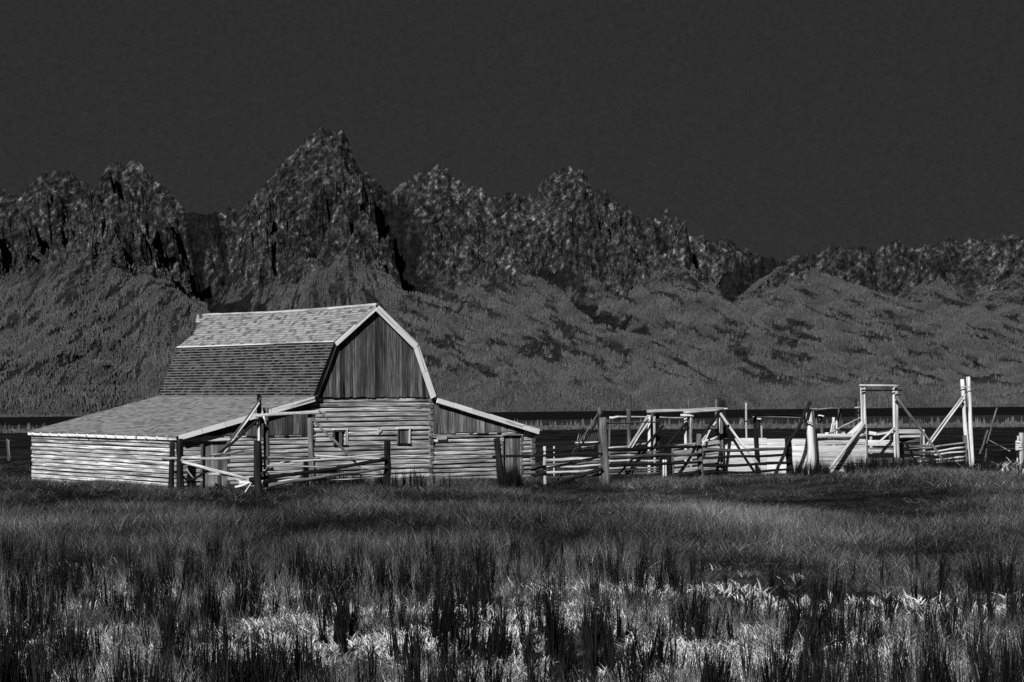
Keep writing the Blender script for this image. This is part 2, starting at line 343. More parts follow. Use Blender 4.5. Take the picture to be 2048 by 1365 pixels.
def blades(n, rad, h0, h1, wid, lean, segs=3, curve=.5):
    V = []; Fc = []
    for _ in range(n):
        a = rng.random()*6.283; r = rad*math.sqrt(rng.random()); ox, oy = r*math.cos(a), r*math.sin(a)
        h = h0+(h1-h0)*rng.random(); ang = rng.random()*6.283; la = rng.random()*6.283; le = lean*(.3+rng.random())
        dx, dy = math.cos(la)*le*h, math.sin(la)*le*h; wx_, wy_ = math.cos(ang), math.sin(ang); b0 = len(V)
        for s in range(segs+1):
            t = s/segs; wd = wid*(1-t**1.5*.92)*.5; bx = ox+dx*(t*(1-curve)+curve*t*t); by = oy+dy*(t*(1-curve)+curve*t*t); z = h*t*(1-.25*le*t)
            V += [(bx-wx_*wd, by-wy_*wd, z), (bx+wx_*wd, by+wy_*wd, z)]
        for s in range(segs): k = b0+2*s; Fc.append((k, k+1, k+3, k+2))
    return V, Fc
def conifer():
    V = []; Fc = []; n = 7
    for (z0, z1, r) in ((.06, .55, .17), (.3, .78, .13), (.55, 1., .09)):
        b0 = len(V); ph = rng.random()*6
        for i in range(n):
            a = ph+6.283*i/n; rr = r*(.7+.6*rng.random()); V.append((rr*math.cos(a), rr*math.sin(a), z0+.08*rng.random()))
        V.append((0.02*rng.random(), 0.02*rng.random(), z1)); t = len(V)-1
        for i in range(n): Fc.append((b0+i, b0+(i+1) % n, t))
    return V, Fc
# far forest on the lower slopes and along the valley edge
N0 = 560000
fy = 4150+(6650-4150)*rng.random(N0)**.9; fx = (rng.random(N0)*2-1)*(.29*fy+60)
hz = sample(MZ, fx, fy); gzv = gz(fx, fy)
onm = hz > gzv
slope0 = (sample(MZ, fx, fy+30)-sample(MZ, fx, fy-30))/60
clear = clearing(fx, hz)
top = 450+360*fbm(fx/280, fy/260, 6, 93, .62)
dens = np.where(onm, sstep(.19, .10, clear)*(1-sstep(.3, .6, ravine_shade_mask(fx, fy)))*(1-sstep(0, 160, hz-top+230*(np.abs(slope0)-.45))), (fy > 4200)*1.)
dens = np.where(hz < 20, np.maximum(dens, .8), dens)
slope = (sample(MZ, fx, fy+18)-sample(MZ, fx, fy-18))/36
dens = dens*(1-sstep(.95, 1.35, np.abs(slope)))
keep = rng.random(N0) < dens*.95
fx, fy, hz, gzv, onm = fx[keep], fy[keep], hz[keep], gzv[keep], onm[keep]
n = len(fx); hgt = (6.+6*rng.random(n)+5*(rng.random(n) < .08))*np.where(hz > 300, .8, 1.); wdt = hgt*(1.0+.6*rng.random(n))
tn = np.clip(.45+.35*fbm(fx/90, fy/90, 3, 97)+.15*rng.standard_normal(n), 0, 1)
scatter('far_forest', [conifer() for _ in range(5)], np.stack([fx, fy, np.where(onm, hz, gzv)-.6], -1), np.stack([wdt, wdt, hgt], -1),
        np.stack([np.zeros(n), np.zeros(n), rng.random(n)*6.28], -1), tn, 'grey conifer forest covering the lower mountain slopes', M['conifer'])
# strip of low shrubs far across the field
n = 5200; fy = 372+40*rng.random(n)**1.4; fx = (rng.random(n)*2-1)*(.30*fy)
big = rng.random(n) < .10; hh = np.where(big, 1.1+1.2*rng.random(n), .35+.6*rng.random(n)); ww = np.where(big, hh*1.1, hh*3.)
scatter('far_shrub_strip', [conifer() for _ in range(4)], np.stack([fx, fy, gz(fx, fy)-.05], -1), np.stack([ww, ww, hh], -1),
        np.stack([np.zeros(n), np.zeros(n), rng.random(n)*6.28], -1), np.clip(.5+.4*fbm(fx/12, fy/12, 3, 5), 0, 1), 'pale strip of low shrubs across the far field', M['shrub'])
# ---- near grass
def inview(n, y0, y1, pw=1.0, mar=1.12):
    y = y0+(y1-y0)*rng.random(n)**pw; x = (rng.random(n)*2-1)*(.2725*y*mar+.5); return x, y
def pix(x, y): return 1024+x/y*F, HOR+(EYE-gz(x, y))/y*F
TH = math.atan(.868); CT, ST = math.cos(TH), math.sin(TH); BX, BY = -11.003, 61.7
def in_barn(x, y):
    u = (x-BX)*CT+(y-BY)*ST; v = -(x-BX)*ST+(y-BY)*CT
    return (u > .2) & (u < 15.6) & (v > .15) & (v < 10.7)
def bare(x, y):   # trodden strip before the corral and the mown track
    a = np.exp(-((y-60.5-.10*(x-6))/3.0)**4)*sstep(-.5, 2., x)*sstep(13, 9, x)
    t = np.exp(-((y-(33.2+.25*x))/(2.4+.05*x))**4)*sstep(1.5, 4., x)
    return np.maximum(a, t*.45)
n = 120000; x, y = inview(n, 18.5, 88, 1.2)
k = ~in_barn(x, y) & (rng.random(n) > .97*bare(x, y)); k &= rng.random(n) > .80*sstep(35, 29, y); k &= rng.random(n) < np.where(y > 70, .55, 1)
x, y = x[k], y[k]; n = len(x)
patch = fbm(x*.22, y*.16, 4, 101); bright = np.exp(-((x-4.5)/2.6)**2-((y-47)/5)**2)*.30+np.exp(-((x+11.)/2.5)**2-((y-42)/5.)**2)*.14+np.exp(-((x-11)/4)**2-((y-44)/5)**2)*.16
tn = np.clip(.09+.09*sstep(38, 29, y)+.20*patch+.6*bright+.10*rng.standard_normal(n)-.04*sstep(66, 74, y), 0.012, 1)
hs = (.8+.5*rng.random(n))*(1-.55*sstep(.1, -.5, patch))*(1-.45*sstep(62, 78, y))*(1-.5*sstep(44, 49, y)*sstep(62, 56, y)*sstep(-1, 2, x)*sstep(14, 11, x)); hs = hs*(1-.5*sstep(24, 28, y)*sstep(41, 37, y)*sstep(2., 4., x)*(.6+.4*sstep(-.2, .3, patch))); hs = hs*(1-.38*sstep(44, 54, y)); ws = np.clip(y/34, .75, 1.45)
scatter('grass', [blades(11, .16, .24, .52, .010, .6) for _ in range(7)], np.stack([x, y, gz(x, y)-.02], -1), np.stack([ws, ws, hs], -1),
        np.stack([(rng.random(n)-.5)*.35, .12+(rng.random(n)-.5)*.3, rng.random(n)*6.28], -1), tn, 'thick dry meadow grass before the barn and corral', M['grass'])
# dark upright tufts in the foreground
n = 13000; x, y = inview(n, 18.3, 38, 1.4)
band = fbm(x*.9, y*.6, 5, 120, .75)
line = np.exp(-((y-(31.0+1.4*np.sin(x*.5+.6)+.9*np.sin(x*1.1)))/1.6)**2)
k = rng.random(n) < np.clip(sstep(.05, .5, band)*.40*sstep(36, 31, y)+0.36*line*sstep(-.5, .25, band), 0, .9)*(1-bare(x, y))*(1-.85*sstep(26.5, 29, y)*sstep(2.2, 3.6, x)*sstep(8.5, 6.5, x)); x, y = x[k], y[k]; n = len(x)
def weeds(n_, p0, p1, y0, y1):
    yy_ = y0+(y1-y0)*rng.random(n_); return (p0+(p1-p0)*rng.random(n_)-1024)/F*yy_, yy_
for a_ in ((70, 1585, 1655, 68.5, 71.5), (420, 1690, 2000, 62, 74), (120, 1000, 1040, 62, 65), (90, 590, 900, 60, 63), (60, 1960, 2048, 70, 78)):
    q_ = weeds(*a_); x = np.concatenate([x, q_[0]]); y = np.concatenate([y, q_[1]])
n = len(x)
hs = .7+.6*rng.random(n)
scatter('dark_tufts', [blades(16, .04, .30, .78, .020, .13, 3, .3) for _ in range(6)], np.stack([x, y, gz(x, y)-.03], -1), np.stack([hs*.9, hs*.9, hs], -1),
        np.stack([(rng.random(n)-.5)*.25, .1+(rng.random(n)-.5)*.25, rng.random(n)*6.28], -1), np.clip(rng.random(n), 0, 1), 'dark upright grass tufts in the foreground meadow', M['tuft'])
# pale leaves close to the soil between the tufts
n = 80000; x, y = inview(n, 18.3, 36, 1.3); pt = fbm(x*.5, y*.38, 5, 140, .6)
k = rng.random(n) < sstep(-.28, .2, pt)*sstep(34+2.5*np.sin(x*.7), 27+2.5*np.sin(x*.7), y)*(1-bare(x, y))*(1-.9*sstep(24.5, 27, y)*sstep(1.5, 3., x)); x, y, pt = x[k], y[k], pt[k]; n = len(x)
pale = [weeds(70, 2008, 2046, 78, 80), weeds(60, 1950, 2030, 72, 76)]
x = np.concatenate([x]+[q_[0] for q_ in pale]); y = np.concatenate([y]+[q_[1] for q_ in pale]); ne = len(x)-n; pt = np.concatenate([pt, np.full(ne, .35)]); n = len(x)
hs = .7+.9*rng.random(n); hs[-ne:] *= 2.6
scatter('low_leaves', [blades(12, .13, .05, .16, .026, 1.0, 2, .7) for _ in range(6)], np.stack([x, y, gz(x, y)], -1), np.stack([hs, hs, hs], -1),
        np.stack([(rng.random(n)-.5)*.4, (rng.random(n)-.5)*.4, rng.random(n)*6.28], -1), np.clip(.36+.85*pt+.24*rng.standard_normal(n), 0, 1), 'pale low leaves between the dark tufts', M['leaf'])

# ---------------------------------------------------------------- timber pieces
def frame_of(p0, p1, up=Vector((0, 0, 1))):
    x = (p1-p0).normalized(); 
    if abs(x.dot(up)) > .98: up = Vector((0, 1, 0))
    y = up.cross(x).normalized(); z = x.cross(y)
    m = Matrix((x, y, z)).transposed().to_4x4(); m.translation = p0; return m
def pole(name, parent, p0, p1, r0, r1, mat, wob=.5, sides=9, bend=0., local=None):
    """round, tapered, slightly crooked timber from p0 to p1; its local X runs along the timber"""
    p0 = Vector(p0); p1 = Vector(p1)
    L = (p1-p0).length; ns = max(3, min(12, int(L/.35)+2)); V = []; Fc = []
    ph = [random.random()*6.28 for _ in range(6)]; prof = [1+random.uniform(-.10, .10) for _ in range(sides)]
    for i in range(ns+1):
        t = i/ns; r = r0+(r1-r0)*t; e = math.sin(math.pi*t)
        oy = wob*r0*(.45*math.sin(t*5+ph[0])*min(1, e*3)+.3*math.sin(t*11+ph[1]))*e+bend*e; oz = wob*r0*(.45*math.sin(t*4+ph[2])*min(1, e*3)+.3*math.sin(t*9+ph[3]))*e-abs(bend)*.4*e
        rr = r*(1+.07*math.sin(t*13+ph[4])+random.uniform(-.04, .04))
        for s in range(sides):
            a = 6.28319*s/sides+.2; V.append((t*L, oy+rr*prof[s]*math.cos(a), oz+rr*prof[s]*math.sin(a)))
    for i in range(ns):
        for s in range(sides):
            a = i*sides+s; c = i*sides+(s+1) % sides; Fc.append((a, c, c+sides, a+sides))
    m = bpy.data.meshes.new(name)
    m.from_pydata(V, [], Fc+[tuple(range(sides))[::-1], tuple(range(ns*sides, ns*sides+sides))])
    m.polygons.foreach_set('use_smooth', [True]*len(Fc)+[False, False]); m.update()
    return link(name, m, mat, parent, frame_of(p0, p1))
def board(name, parent, p0, p1, w, t, mat, up=Vector((0, 0, 1)), rough=.015, ns=None, w1=None, cut0=0., cut1=0.):
    """sawn board: width w along the face (local Z), thickness t (local Y); cut0/cut1 skew the ends"""
    p0 = Vector(p0); p1 = Vector(p1); L = (p1-p0).length; ns = ns or max(2, min(10, int(L/.6))); V = []; Fc = []; w1 = w1 or w; bv = min(w, t)*.14
    for i in range(ns+1):
        q = i/ns; ww = (w+(w1-w)*q)/2; j = random.uniform(-rough, rough); k = random.uniform(-rough, rough)*.6
        for (sy, sz) in ((-1, -1), (1, -1), (1, 1), (-1, 1)):
            cx = (cut0*(1-q)+cut1*q)*sz*ww if i in (0, ns) else 0
            jz = j if sz > 0 else k
            V.append((q*L+cx, sy*t/2, sz*ww+jz))
    for i in range(ns):
        for s in range(4): a = i*4+s; c = i*4+(s+1) % 4; Fc.append((a, c, c+4, a+4))
    Fc += [(3, 2, 1, 0), (ns*4, ns*4+1, ns*4+2, ns*4+3)]
    m = bpy.data.meshes.new(name); m.from_pydata(V, [], Fc); m.update()
    return link(name, m, mat, parent, frame_of(p0, p1, up))
def hewn_log(name, parent, p0, p1, h, d, mat):
    """squared log with rounded edges and an axe-worn, wavy outline"""
    p0 = Vector(p0); p1 = Vector(p1); L = (p1-p0).length; ns = max(2, min(16, int(L/.45))); V = []; Fc = []; n = 10
    ph = [random.random()*6.28 for _ in range(4)]
    for i in range(ns+1):
        t = i/ns; x = t*L; hh = h*(1+.07*math.sin(x*1.1+ph[0])+random.uniform(-.05, .05)); dz = h*(.06*math.sin(x*.8+ph[1])); dy = .02*math.sin(x*.9+ph[2])+random.uniform(-.008, .008)
        for s in range(n):
            a = 6.28319*(s+.5)/n; ca, sa = math.cos(a), math.sin(a)
            V.append((x, dy+d/2*math.copysign(abs(ca)**.30, ca), dz+hh/2*math.copysign(abs(sa)**.42, sa)))
    for i in range(ns):
        for s in range(n): a = i*n+s; c = i*n+(s+1) % n; Fc.append((a, c, c+n, a+n))
    Fc += [tuple(range(n))[::-1], tuple(range(ns*n, ns*n+n))]
    m = bpy.data.meshes.new(name); m.from_pydata(V, [], Fc); m.update()
    return link(name, m, mat, parent, frame_of(p0, p1))
def poly(name, parent, pts, thick, mat):
    """flat panel: outline pts (coplanar) pushed back by the vector thick"""
    n = len(pts); V = [Vector(p) for p in pts]+[Vector(p)+Vector(thick) for p in pts]
    Fc = [tuple(range(n)), tuple(range(2*n-1, n-1, -1))]+[(i, i+n, (i+1) % n+n, (i+1) % n) for i in range(n)]
    m = bpy.data.meshes.new(name); m.from_pydata(V, [], Fc); m.update(); return link(name, m, mat, parent)

# ---------------------------------------------------------------- barn (local axes: x along the front, y back, z up)
barn = empty('barn', (BX, BY, 0), TH)
tag(barn, 'old log barn with gambrel shingle roof and lean-tos on both sides', 'barn')
FB = .32                                        # front wall line, behind the roof edge
def wall_a(px, b=FB):                           # photo column -> distance along the front wall
    ox, oy = BX-ST*b, BY+CT*b; k = (px-1024)/F
    return (k*oy-ox)/(CT-k*ST)
A0, A1, A2, A3 = .15, wall_a(620), wall_a(858), wall_a(1064)
B1 = 10.35
ZE, ZM, ZK, ZR = 1.87, 3.12, 5.07, 6.42
AKL, AKR, AR, AGL, AGR = 6.33, 9.98, 8.17, 5.47, 10.86
VEC = Vector
# wall cores (dark gaps between the logs) and logs
def log_wall(name, p0, p1, z0, z1, nlog, gaps=(), over=.0, mat='log_grey', core=True, inward=VEC((0, 1, 0))):
    p0 = VEC(p0); p1 = VEC(p1); d = (p1-p0).normalized(); L = (p1-p0).length
    off = inward*.10
    wl = poly(name, barn, [p0+off+VEC((0, 0, z0-.3)), p1+off+VEC((0, 0, z0-.3)), p1+off+VEC((0, 0, z1)), p0+off+VEC((0, 0, z1))], inward*.12, M['chink'])
    h = (z1-z0)/nlog
    for i in range(nlog):
        z = z0+h*(i+.5); spans = [(-over*(.6+.6*random.random()), L+over*(.6+.6*random.random()))]
        for (u0, u1, g0, g1) in gaps:
            if g0 < z < g1:
                ns = []
                for a, c in spans:
                    if u0 > a and u1 < c: ns += [(a, u0), (u1, c)]
                    elif u0 <= a < u1 < c: ns += [(u1, c)]
                    elif a < u0 < c <= u1: ns += [(a, u0)]
                    elif u1 <= a or u0 >= c: ns += [(a, c)]
                spans = ns
        for a, c in spans:
            hewn_log('log', wl, p0+d*a+VEC((0, 0, z)), p0+d*c+VEC((0, 0, z)), h*random.uniform(.74, .92), .19, M[mat])
    return wl
log_wall('side_wall', (A0, B1, 0), (A0, FB+.05, 0), .0, 1.72, 12, over=.12, mat='log_pale', inward=VEC((1, 0, 0)))
dl0, dl1 = wall_a(402), wall_a(452); dr0, dr1 = wall_a(1004), wall_a(1041)
log_wall('lean_to_wall', (A0+.1, FB, 0), (A1-.12, FB, 0), .0, 1.78, 12, gaps=[(dl0-A0-.1, dl1-A0-.1, 0, 1.70)], over=.06)
log_wall('main_wall', (A1, FB-.02, 0), (A2, FB-.02, 0), .0, 3.10, 18, gaps=[(wall_a(665)-A1, wall_a(688)-A1, 1.43, 1.98), (wall_a(793)-A1, wall_a(814)-A1, 1.43, 1.98)], over=.10)
log_wall('lean_to_wall', (A2+.12, FB, 0), (A3, FB, 0), .0, 1.74, 11, gaps=[(dr0-A2-.12, dr1-A2-.12, 0, 1.70)], over=.05)
log_wall('side_wall', (A3-.05, FB+.1, 0), (A3-.05, B1, 0), .0, 1.72, 9, over=.1, inward=VEC((-1, 0, 0)))
# notched log ends where the side walls cross the front
for a_, zt, nn in ((A1, 3.05, 14), (A2, 3.05, 14), (A0+.02, 1.7, 9), (A3-.04, 1.7, 8)):
    for i in range(nn):
        z = zt*(i+1.)/nn-.03
        hewn_log('log_end', barn, (a_+random.uniform(-.02, .02), FB-.13-random.random()*.05, z), (a_, FB+.3, z), zt/nn*.8, .17, M['log_end'])
# back and upper walls that close the body
poly('back_wall', barn, [(A0, B1, -.2), (A3, B1, -.2), (A3, B1, 1.72), (A2, B1, 3.1), (AKR-.1, B1, ZK-.1), (AR, B1, ZR-.12), (AKL+.1, B1, ZK-.1), (A1, B1, 3.1), (A0, B1, 1.72)], (0, -.08, 0), M['mid'])
for a_ in (A1+.1, A2-.1):
    poly('inner_wall', barn, [(a_, FB+.3, 0), (a_, B1-.12, 0), (a_, B1-.12, 3.08), (a_, FB+.3, 3.08)], (.06, 0, 0), M['chink'])
# gable: backing and separate upright boards
def roof_z(a, side):
    if side == 'main':
        return float(np.interp(a, [AGL, AKL, AR, AKR, AGR], [3.2, ZK, ZR, ZK, 3.2]))
    if side == 'left': return float(np.interp(a, [0, A1], [ZE, 3.17]))
    return float(np.interp(a, [A2, 16.], [3.10, 1.87]))
def boarded(name, a0, a1, zbot, side, width, mat, y, drop):
    back = []; N_ = 14
    for i in range(N_+1): a = a0+(a1-a0)*i/N_; back.append((a, y+.05, roof_z(a, side)-drop-.02))
    if side == 'main': back = [(AGL+.15, y+.05, 3.1+.05)]+[(AKL+.08, y+.05, ZK-drop), (AR, y+.05, ZR-drop-.05), (AKR-.08, y+.05, ZK-drop), (AGR-.15, y+.05, 3.1+.05)]
    gb = poly(name, barn, [(a1, y+.05, zbot), (a0, y+.05, zbot)]+back if side != 'main' else back, (0, .04, 0), M['white'])
    a = a0
    while a < a1-.03:
        wd = min(width*random.uniform(.75, 1.25), a1-a); c = a+wd/2
        zl, zr = roof_z(a+.02, side)-drop, roof_z(a+wd-.02, side)-drop; zc = min(zl, zr, roof_z(c, side)-drop)
        zt = (zl+zr)/2
        if zt-zbot > .06:
            sk = (zr-zl)/max(wd, .01)
            board('board', gb, (c, y+random.uniform(-.012, .012), zbot+random.uniform(-.03, .02)), (c, y+random.uniform(-.008, .008), zt-abs(zr-zl)*.1), wd-random.choice((.006, .012, .024)), .03, M[mat], VEC((1, 0, 0)), .004, cut1=max(-2.2, min(2.2, sk))*(1))
        a += wd
    return gb
boarded('gable', AGL+.12, AGR-.12, 3.12, 'main', .17, 'board_dark', .15, .12)
boarded('lean_to_gable', A0+.45, A1-.05, 1.82, 'left', .24, 'board_dark', .17, .14)
boarded('lean_to_gable', A2+.1, A3-.15, 1.79, 'right', .19, 'board_grey', .17, .14)
# plates over the log walls
for (a0_, a1_, z_, m_) in ((A1-.1, A2+.15, 3.13, 'log_grey'), (A0+.6, A1-.1, 1.81, 'fascia'), (A2+.1, A3-.1, 1.77, 'fascia')):
    board('wall_plate', barn, (a0_, FB-.05, z_), (a1_, FB-.05, z_), .07, .16, M[m_], rough=.006)
board('eave_board', barn, (-.03, B1+.2, 1.765), (-.03, .02, 1.765), .12, .03, M['fascia'], rough=.008)
board('eave_plate', barn, (A0-.06, B1+.1, 1.76), (A0-.06, FB-.1, 1.76), .10, .12, M['fascia'], rough=.008)
for i in range(15):                              # pole ends under the left eave
    bb = .5+i*.69
    pole('rafter_end', barn, (-.09, bb, 1.76), (.6, bb, 1.90), .055, .055, M['white'], .2)
# rake boards along the roof edges
def rake(pts, w_, y, mat='fascia', piece=1.0):
    for (a, za), (c, zc) in zip(pts[:-1], pts[1:]):
        n = max(1, round(math.hypot(c-a, zc-za)/piece))
        for i in range(n):
            t0, t1 = i/n+.003, (i+1)/n-.003
            board('rake_board', barn, (a+(c-a)*t0, y+random.uniform(-.006, .006), za+(zc-za)*t0), (a+(c-a)*t1, y, za+(zc-za)*t1), w_*random.uniform(.96, 1.04), .05, M[mat], VEC((0, 0, 1)), .004)
rake([(AR+.02, ZR-.13), (AKR-.02, ZK-.13), (AGR-.10, 3.10)], .24, -.01, piece=1.05)
rake([(AKL+.04, ZK-.10), (AR-.02, ZR-.10)], .15, -.01, piece=1.2)
rake([(.05, ZE-.09), (A1-.02, 3.06)], .17, -.01, piece=.9)
rake([(A2+.1, 3.0), (15.95, ZE-.09)], .19, -.01, piece=.9)
board('corner_board', barn, (AGL+.12, .02, 3.1), (AKL+.10, .02, ZK-.12), .06, .04, M['mid'], VEC((0, 0, 1)))
# roof: sheathing and shingles
roof = poly('roof', barn, [(AGL, 0, 3.13), (AKL, 0, ZK-.04), (AR, 0, ZR-.06), (AKR, 0, ZK-.04), (AGR, 0, 3.13), (AGR-.12, 0, 3.13), (AKR-.1, 0, ZK-.12), (AR, 0, ZR-.16), (AKL+.1, 0, ZK-.12), (AGL+.12, 0, 3.13)], (0, B1+.12, 0), M['void'])
lroof = poly('lean_to_roof', barn, [(0, 0, ZE-.06), (A1+.02, 0, 3.13), (A1+.02, 0, 3.06), (0, 0, ZE-.1)], (0, B1+.2, 0), M['void'])
rroof = poly('lean_to_roof', barn, [(A2-.02, 0, 3.06), (16., 0, ZE-.06), (16., 0, ZE-.1), (A2-.02, 0, 3.0)], (0, B1+.2, 0), M['void'])
TIP = .13   # bright butt line painted on each shingle tip, as a share of its length
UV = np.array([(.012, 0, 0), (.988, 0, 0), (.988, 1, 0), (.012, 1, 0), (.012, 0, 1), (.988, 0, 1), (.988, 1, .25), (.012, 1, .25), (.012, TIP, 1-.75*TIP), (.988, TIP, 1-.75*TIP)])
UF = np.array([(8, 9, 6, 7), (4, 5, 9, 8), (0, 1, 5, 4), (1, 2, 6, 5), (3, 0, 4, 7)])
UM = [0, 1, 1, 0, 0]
def shingle_unit(mat, edge):
    m = bpy.data.meshes.new('shingle')   # unit: x 0..1 across, y 0..1 up the slope, z thickness 1 at the butt
    m.from_pydata(UV.tolist(), [], UF.tolist())
    m.materials.append(mat); m.materials.append(edge); m.polygons.foreach_set('material_index', UM); m.update(); return m
def shingles(parent, lo, hi, b0, b1, rows, wmin, wmax, mat, single=0, sag=0., prow=0., thick=.022, flip=False):
    """courses between the eave line lo=(a,z) and the upper line hi; every course laid from b0 to b1"""
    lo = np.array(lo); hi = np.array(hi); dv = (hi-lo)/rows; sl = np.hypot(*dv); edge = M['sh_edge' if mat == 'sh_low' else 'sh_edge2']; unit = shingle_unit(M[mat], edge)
    up = VEC((dv[0]/sl, 0, dv[1]/sl)); nrm = VEC((-up.z, 0, up.x)) if not flip else VEC((up.z, 0, -up.x))
    if nrm.z < 0: nrm = -nrm
    ax = VEC((0, 1, 0)) if up.x < 0 else VEC((0, -1, 0))
    ax = up.cross(nrm)
    items = []
    for r in range(rows):
        q = lo+dv*r; be = b1+prow*max(0, (r-rows*.35)/(rows*.65)); b = b0
        while b < be-.02:
            wd = min(random.uniform(wmin, wmax), be-b); t = (b-b0)/(b1-b0); dz = -sag*(r/rows)*4*t*(1-t)
            o = VEC((q[0], b if ax.y > 0 else b+wd, q[1]+dz))-up*random.uniform(0, .012)
            items.append((o, wd, sl*1.35, thick*random.uniform(.75, 1.25), r, random.random())); b += wd
    order = list(range(len(items)))
    if single:   # those nearest the front edge, where the courses show largest
        order.sort(key=lambda i: -(items[i][1]-.06*items[i][0].y))
    mt = Matrix((ax, up, nrm)).transposed()
    for i in order[:single]:
        o, wd, ln, th, r, tn = items[i]; mm = (mt @ Matrix.Diagonal((wd, ln, th))).to_4x4(); mm.translation = o
        link('shingle', unit, None, parent, mm)
    V = []; Fc = []; T = []; R3 = np.array(mt)
    for k, i in enumerate(order[single:]):
        o, wd, ln, th, r, tn = items[i]; V.append((UV*np.array([wd, ln, th]))@R3.T+np.array(o)); Fc.append(UF+10*k); T += [tn]*5
    if V:
        m = mesh_np('shingles', np.concatenate(V), np.concatenate(Fc)); m.materials.append(M[mat]); m.materials.append(edge)
        m.polygons.foreach_set('material_index', np.tile(UM, len(V)).astype(np.int32))
        at = m.attributes.new('tone', 'FLOAT', 'FACE'); at.data.foreach_set('value', np.array(T, np.float32))
        s = link('shingles', m, None, parent); s['kind'] = 'stuff'
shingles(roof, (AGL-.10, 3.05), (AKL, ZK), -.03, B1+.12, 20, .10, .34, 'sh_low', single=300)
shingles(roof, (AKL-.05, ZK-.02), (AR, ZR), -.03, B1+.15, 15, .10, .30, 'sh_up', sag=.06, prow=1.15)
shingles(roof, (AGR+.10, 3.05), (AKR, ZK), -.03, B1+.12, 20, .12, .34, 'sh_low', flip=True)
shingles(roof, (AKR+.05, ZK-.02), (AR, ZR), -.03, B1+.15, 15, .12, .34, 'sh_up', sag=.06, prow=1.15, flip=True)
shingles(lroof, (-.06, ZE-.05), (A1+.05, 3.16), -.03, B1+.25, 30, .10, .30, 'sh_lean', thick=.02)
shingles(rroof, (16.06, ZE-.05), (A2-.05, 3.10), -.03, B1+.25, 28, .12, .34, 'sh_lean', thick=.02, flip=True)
board('knee_strip', roof, (AKL-.06, B1+.12, ZK-.005), (AKL-.06, -.03, ZK-.005), .035, .06, M['fascia'], rough=.004)
NS = 8
for sd in (-1, 1):                              # ridge boards, sagging with the roof
    for i in range(NS):
        t0, t1 = i/NS, (i+1)/NS; Lr = B1+1.3
        z0, z1 = ZR+.02-.06*4*t0*(1-t0), ZR+.02-.06*4*t1*(1-t1)
        board('ridge_board', roof, (AR+sd*.06, -.03+Lr*t0, z0-.01), (AR+sd*.06, -.03+Lr*t1-.004, z1-.01), .085, .02, M['pale' if sd < 0 else 'mid'], VEC((sd*.6, 0, -.8)), .003)
board('hay_beam', barn, (AR, B1-.5, ZR-.30), (AR, B1+1.75, ZR-.20), .16, .12, M['pale'])
board('beam_bracket', barn, (AR, B1+1.72, ZR-.16), (AR, B1+1.70, ZR+.03), .07, .06, M['pale'], VEC((1, 0, 0)))
# doors
def door(a0_, a1_, z1, npl, mat):
    d = poly('door', barn, [(a0_, FB+.06, -.1), (a1_, FB+.06, -.1), (a1_, FB+.06, z1), (a0_, FB+.06, z1)], (0, .03, 0), M['void'])
    wd = (a1_-a0_)/npl
    for i in range(npl):
        c = a0_+wd*(i+.5); board('plank', d, (c, FB+.02+random.uniform(-.006, .006), -.1), (c, FB+.02, z1-random.random()*.02), wd-.012, .03, M[mat], VEC((1, 0, 0)), .003)
    for a_ in (a0_-.03, a1_+.03): board('door_post', d, (a_, FB-.06, -.1), (a_, FB-.06, z1+.03), .08, .08, M['mid'], VEC((1, 0, 0)))
    board('lintel', d, (a0_-.08, FB-.09, z1+.05), (a1_+.08, FB-.09, z1+.05), .09, .06, M['fascia'], rough=.005)
door(dl0, dl1, 1.66, 6, 'board_grey'); door(dr0, dr1, 1.66, 5, 'board_grey')
# windows
for (w0, w1, shut) in ((665, 688, False), (793, 814, True)):
    a0_, a1_ = wall_a(w0), wall_a(w1)
    wn = poly('window', barn, [(a0_, FB+.05, 1.44), (a1_, FB+.05, 1.44), (a1_, FB+.05, 1.97), (a0_, FB+.05, 1.97)], (0, .03, 0), M['void'])
    board('lintel', wn, (a0_-.07, FB-.13, 1.99), (a1_+.07, FB-.13, 1.99), .05, .05, M['fascia'], rough=.003)
    board('jamb', wn, (a1_+.03, FB-.12, 1.43), (a1_+.03, FB-.12, 1.965), .06, .06, M['pale'], VEC((1, 0, 0)))
    board('jamb', wn, (a0_-.03, FB-.12, 1.43), (a0_-.03, FB-.12, 1.965), .05, .06, M['mid'], VEC((1, 0, 0)))
    board('sill', wn, (a0_-.07, FB-.13, 1.41), (a1_+.07, FB-.13, 1.41), .04, .08, M['dark'], rough=.003)
    for i in range(4 if shut else 2):
        wd = (a1_-a0_)/4; c = a0_+wd*(i+.5) if shut else a0_+wd*(i*2+.4)
        board('shutter_board', wn, (c, FB-.07, 1.44), (c, FB-.07, 1.96), wd-.01, .025, M['mid'], VEC((1, 0, 0)), .003)
board('loose_board', barn, (wall_a(750), FB-.16, 1.86), (wall_a(757), FB-.16, 1.97), .14, .02, M['pale'], VEC((1, 0, 0)))
board('loose_board', barn, (wall_a(868), FB-.16, 1.60), (wall_a(888), FB-.16, 1.62), .13, .02, M['pale'])

